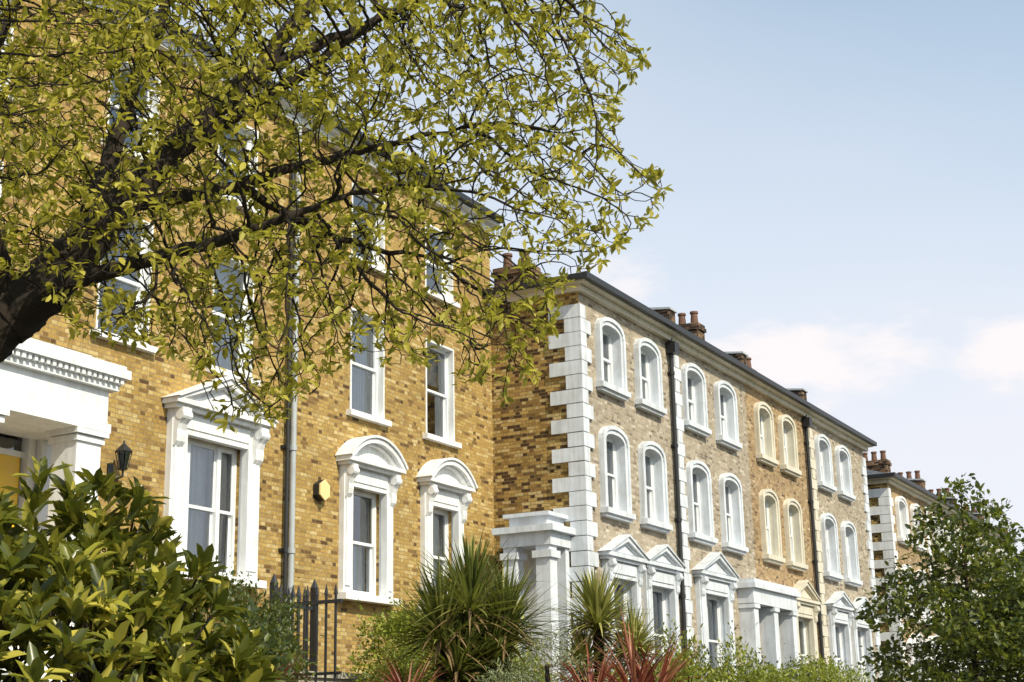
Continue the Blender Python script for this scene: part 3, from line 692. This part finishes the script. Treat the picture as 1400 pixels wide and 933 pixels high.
def street_tree(name,x,y,zb,ht,rx,nA,mat,seed,lsz=.075):
    root=empty(name); rg=np.random.default_rng(seed)
    cz=zb+ht*.60; d=nrm(rg.normal(size=(nA,3)))*(rg.random(nA)[:,None]**.4)
    A=d*np.array([rx,rx,ht*.42])
    tz=(A[:,2]/(ht*.42)+1)/2; A[:,:2]*=(1.15-.75*tz)[:,None]
    A+=np.array([x,y,cz])
    keep=np.sin(A[:,2]*5.5+np.arctan2(A[:,1]-y,A[:,0]-x)*2+seed)>-.6; A=A[keep]
    pts,par,minr=limbs([(None,[(x,y,zb,.09),(x+.04,y,zb+ht*.3,.07),(x-.03,y+.03,zb+ht*.6,.035),(x,y,zb+ht*.95,.008)])],.1)
    P,par=grow(pts,par,A,.09,.12,1.3,60,.01)
    rad,ch=tree_mesh('trunk_and_branches',P,par,minr,.003,2.5,BARK,root,6)
    lp=[];ld=[];ln=[];ls=[]
    for i in range(len(P)):
        if par[i]<0 or rad[i]>.014: continue
        k=rg.integers(8,13) if not ch[i] else rg.integers(1,5)
        dd=P[i]-P[par[i]]; dd/=np.linalg.norm(dd)+1e-9
        for q in range(k):
            lp.append(P[i]+rg.normal(size=3)*.05); ld.append(dd*.5+rg.normal(size=3)*.8); ln.append(rg.normal(size=3)*.5+np.array([0,0,.9])); ls.append(rg.uniform(.6,1.3)*lsz)
    leaves('foliage',mat,np.array(lp),np.array(ld),np.array(ln),np.array(ls),root,1.25)
street_tree('young_street_tree',22.8,4.75,.7,4.55,1.95,2700,LEAF_R,3,.10)
street_tree('young_street_tree',24.4,3.5,.6,4.3,2.0,2700,LEAF_D,5,.11)
street_tree('young_street_tree',27.5,5.2,.8,3.9,1.9,1800,LEAF_R,9,.11)

# ------------------------------------------------------------------ laurel at left
def laurel():
    root=empty('laurel_bush'); blobs=[(4.45,4.85,1.70,.72,.7,.90),(4.95,4.85,1.78,.56,.6,.90),(5.36,4.62,1.45,.38,.45,.80),(4.1,5.3,1.8,.75,.75,.92)]
    lp=[];ld=[];ln=[];ls=[]; st=B()
    for b in blobs:
        for k in range(200):
            d=rng.normal(size=3); d/=np.linalg.norm(d)
            if d[2]<-.35: d[2]=-d[2]
            lump=1+.10*math.sin(d[0]*6+b[0])+.1*math.cos(d[1]*7)+rng.normal()*.06
            rr=(1.0 if rng.random()<.62 else rng.uniform(.6,.95))*lump
            p=np.array(b[:3])+d*rr*np.array(b[3:6]); ax=d*.6+np.array([0,0,.8])+rng.normal(size=3)*.25; ax/=np.linalg.norm(ax)
            a=np.cross(ax,[.3,.1,1]);a/=np.linalg.norm(a)+1e-9;c=np.cross(ax,a)
            n=rng.integers(8,13); ph=rng.random()*6.28
            for q in range(n):
                t=ph+q*2.4; tilt=rng.uniform(.25,.95)*(.4+q/n)
                rdir=a*math.cos(t)+c*math.sin(t)
                v=ax*math.cos(tilt*1.4)+rdir*math.sin(tilt*1.4); v[2]-=.15
                lp.append(p-ax*.06*(1-q/n)+rdir*.01);ld.append(v);ln.append(ax-rdir*.2+rng.normal(size=3)*.15);ls.append(rng.uniform(.085,.15))
            if rng.random()<.25: st.cyl(tuple(np.array(b[:3])*[1,1,.6]+[0,0,.2]),tuple(p-ax*.05),.014,.005,5)
    leaves('foliage',LEAF_B,np.array(lp),np.array(ld),np.array(ln),np.array(ls),root,.78)
    st.obj('stems',BARK,root)
laurel()

def spiky(name,heads,ln_,n,mat,zg,width=.045,spread=1.0,droop=.5,dead=True,trunk=True):
    root=empty(name); b=B(); dd=B(); tr=B()
    for (hx,hy,hz,sc) in heads:
        if trunk: 
            for k in range(6):
                z0=zg+(hz-zg)*k/6; tr.cyl((hx,hy,z0),(hx,hy,zg+(hz-zg)*(k+1)/6),.07,.06,9)
        for i in range(int(n*sc)):
            az=random.uniform(0,6.283); el=math.radians(random.uniform(-20,88))*spread+(1-spread)*math.radians(60)
            isdead=dead and el<math.radians(-8)
            L=ln_*sc*random.uniform(.7,1.1); w=width*random.uniform(.8,1.15)
            dirh=Vector((math.cos(az),math.sin(az),0)); sd=Vector((-math.sin(az),math.cos(az),0))
            p=Vector((hx,hy,hz+random.uniform(-.15,.08))); e=el; seg=7; vs=[]
            dr=droop*random.uniform(.2,1.4)*(1.1-abs(math.sin(el))*.7)
            for s in range(seg+1):
                t=s/seg; ww=w*(.55+1.2*t if t<.35 else (1-t)**.75*1.35)*.5+.001
                up=Vector((0,0,1))*math.cos(e)-dirh*math.sin(e)
                vs+=[p+sd*ww+up*ww*.35,p,p-sd*ww+up*ww*.35]
                p=p+(dirh*math.cos(e)+Vector((0,0,1))*math.sin(e))*(L/seg); e-=dr*(.25+t)*.38
            fs=[]
            for s in range(seg):
                o=3*s; fs+=[(o,o+1,o+4,o+3),(o+1,o+2,o+5,o+4)]
            (dd if isdead else b).add(vs,fs)
    b.obj('leaves',mat,root); dd.obj('dry_leaves',DEADL,root)
    if trunk: tr.obj('trunk',BARK,root)
spiky('cordyline_palm',[(15.4,8.95,3.12,1.05),(15.7,8.65,2.9,.9),(15.15,9.2,2.85,.95),(15.5,8.8,2.5,.85),(15.15,9.0,2.4,.85)],.92,330,LEAF_C,1.4,.04,1,.33)
spiky('cordyline_palm',[(16.75,7.95,3.0,1.0),(17.0,7.6,2.65,.8),(16.6,8.1,2.5,.75)],.74,290,LEAF_C2,1.4,.038,1,.33)
spiky('red_phormium',[(15.55,6.95,2.0,1.0),(16.0,6.9,2.0,.9),(15.2,7.3,1.9,.9)],1.0,85,LEAF_P,1.2,.035,.75,.9,False,False)
spiky('red_phormium',[(14.1,9.0,1.95,1.0)],.75,80,LEAF_P,1.4,.035,.75,1.0,False,False)
spiky('red_phormium',[(13.9,10.6,2.3,1.0)],.6,50,LEAF_P,1.6,.03,.8,1.0,False,False)
shrub('green_hedge',[(19.4,12.5,2.8,.7,.6,.78),(20.4,12.6,2.85,.8,.6,.85),(21.6,12.3,2.85,.8,.6,.85)],9000,.075,LEAF_H,2.0)
shrub('silver_shrub',[(15.35,7.85,2.25,.4,.4,.5),(14.9,8.2,2.05,.4,.4,.45)],2600,.045,LEAF_S,1.3,.6)
shrub('dark_shrub',[(8.6,7.0,1.75,.5,.5,.85),(14.6,12.2,2.6,.9,.7,.98),(15.7,12.3,2.6,.7,.6,.9),(16.7,12.9,2.6,.6,.5,.85)],8000,.07,LEAF_D,1.2)
shrub('low_green_shrub',[(17.9,9.6,2.2,.6,.5,.55),(16.2,10.3,2.2,.7,.5,.5),(17.6,11.2,2.35,.8,.6,.6),(18.8,8.6,2.0,.6,.5,.5)],7000,.055,LEAF_H,1.7)
hb=[]
for i in range(16):
    t=i/15; hb.append((21.5+18*t+random.uniform(-.3,.3),9.6+2.0*t+random.uniform(-.4,.4),2.05+.58*t+random.uniform(-.25,.2),random.uniform(.45,.8),.6,random.uniform(.45,.95)))
shrub('mixed_hedge',hb,14000,.08,LEAF_H,1.6)
shrub('mixed_hedge',[(b[0]+.7,b[1]+1.0,b[2]+random.uniform(-.1,.3),.7,.6,.75) for b in hb[::2]],8000,.08,LEAF_D,1.6)

# ------------------------------------------------------------------ light, sky
el=math.radians(42); az=math.radians(-20)
sx,sy,sz=math.sin(az)*math.cos(el),-math.cos(az)*math.cos(el),math.sin(el)
sd=bpy.data.lights.new('sun','SUN'); sd.energy=5.0; sd.angle=math.radians(.5); sd.color=(1,.91,.72)
so=bpy.data.objects.new('sun',sd); COL.objects.link(so); so.rotation_euler=Vector((-sx,-sy,-sz)).to_track_quat('-Z','Y').to_euler()
w=bpy.data.worlds.new('World'); scene.world=w; w.use_nodes=True; nt=w.node_tree; nt.nodes.clear()
out=nt.nodes.new('ShaderNodeOutputWorld'); bg=nt.nodes.new('ShaderNodeBackground'); bg.inputs[1].default_value=.128
sky=nt.nodes.new('ShaderNodeTexSky'); sky.sky_type='NISHITA'; sky.sun_disc=False; sky.sun_elevation=el; sky.sun_rotation=math.atan2(sx,sy)
sky.air_density=1.0; sky.dust_density=1.2; sky.ozone_density=1.2
tc=nt.nodes.new('ShaderNodeTexCoord'); sp=nt.nodes.new('ShaderNodeSeparateXYZ'); nt.links.new(tc.outputs['Generated'],sp.inputs[0])
A_=mth(nt,'MULTIPLY',mth(nt,'ARCTAN2',sp.outputs[1],sp.outputs[0]),57.2958); E_=mth(nt,'MULTIPLY',mth(nt,'ARCSINE',sp.outputs[2]),57.2958)
mpn=nt.nodes.new('ShaderNodeMapping'); mpn.inputs['Scale'].default_value=(1,1,2.6); nt.links.new(tc.outputs['Generated'],mpn.inputs[0])
nz=noise(nt,13,6,vec=mpn.outputs[0],rough=.6); nz2=noise(nt,3.2,2,vec=mpn.outputs[0],rough=.55)
tot=None
for (a,e,wa,we,st) in((18.2,13.7,4.6,1.8,1),(14.0,14.1,3.4,1.3,.95),(23.9,16.8,2.4,1.4,.8),(9.4,13.2,2.6,2.0,.95),(-20,18,9,3,.8)):
    dx=mth(nt,'DIVIDE',mth(nt,'SUBTRACT',A_,float(a)),wa); dy=mth(nt,'DIVIDE',mth(nt,'SUBTRACT',E_,float(e)),we)
    dd=mth(nt,'SQRT',mth(nt,'ADD',mth(nt,'MULTIPLY',dx,dx),mth(nt,'MULTIPLY',dy,dy)))
    v=mth(nt,'ADD',mth(nt,'SUBTRACT',1.0,dd),mth(nt,'MULTIPLY',mth(nt,'SUBTRACT',nz,.5),2.8))
    n=nt.nodes.new('ShaderNodeMapRange'); n.interpolation_type='SMOOTHSTEP'; nt.links.new(v,n.inputs[0]); n.inputs[1].default_value=0; n.inputs[2].default_value=.8; n.inputs[4].default_value=st
    tot=n.outputs[0] if tot is None else mth(nt,'MAXIMUM',tot,n.outputs[0])
right=mth(nt,'MULTIPLY',mth(nt,'SUBTRACT',20.0,A_),.40); right=mth(nt,'MINIMUM',mth(nt,'MAXIMUM',right,-4.0),8.0)
hh=mth(nt,'ADD',mth(nt,'ADD',E_,mth(nt,'MULTIPLY',right,mth(nt,'MAXIMUM',mth(nt,'MULTIPLY',mth(nt,'SUBTRACT',E_,14.0),.09),0.0))),mth(nt,'MULTIPLY',nz2,-6.0))
haze=nt.nodes.new('ShaderNodeMapRange'); nt.links.new(hh,haze.inputs[0]); haze.inputs[1].default_value=34; haze.inputs[2].default_value=8; haze.inputs[3].default_value=.14; haze.inputs[4].default_value=.92
skt=mixc(nt,1.0,sky.outputs[0],(1.45,1.80,1.6),'MULTIPLY')
c=mixc(nt,haze.outputs[0],skt,(7.0,6.95,7.5))
c=mixc(nt,mth(nt,'MULTIPLY',tot,.9),c,(8.0,7.55,7.55))
nt.links.new(c,bg.inputs[0]); nt.links.new(bg.outputs[0],out.inputs[0])

# ------------------------------------------------------------------ camera
H=TH;P=math.radians(15.07);R=math.radians(1.15)
f=Vector((math.cos(H)*math.cos(P),math.sin(H)*math.cos(P),math.sin(P))); r0=Vector((math.sin(H),-math.cos(H),0)); u0=r0.cross(f)
rr=r0*math.cos(R)-u0*math.sin(R); uu=u0*math.cos(R)+r0*math.sin(R)
cam=bpy.data.cameras.new('camera'); cam.lens=52.71; cam.sensor_width=36; cam.clip_end=4000; cam.clip_start=.1
co=bpy.data.objects.new('camera',cam); COL.objects.link(co)
M=Matrix((rr,uu,-f)).transposed().to_4x4(); M.translation=Vector((0,0,1.6)); co.matrix_world=M
scene.camera=co
scene.view_settings.view_transform='Standard'; scene.view_settings.look='None'; scene.view_settings.exposure=0
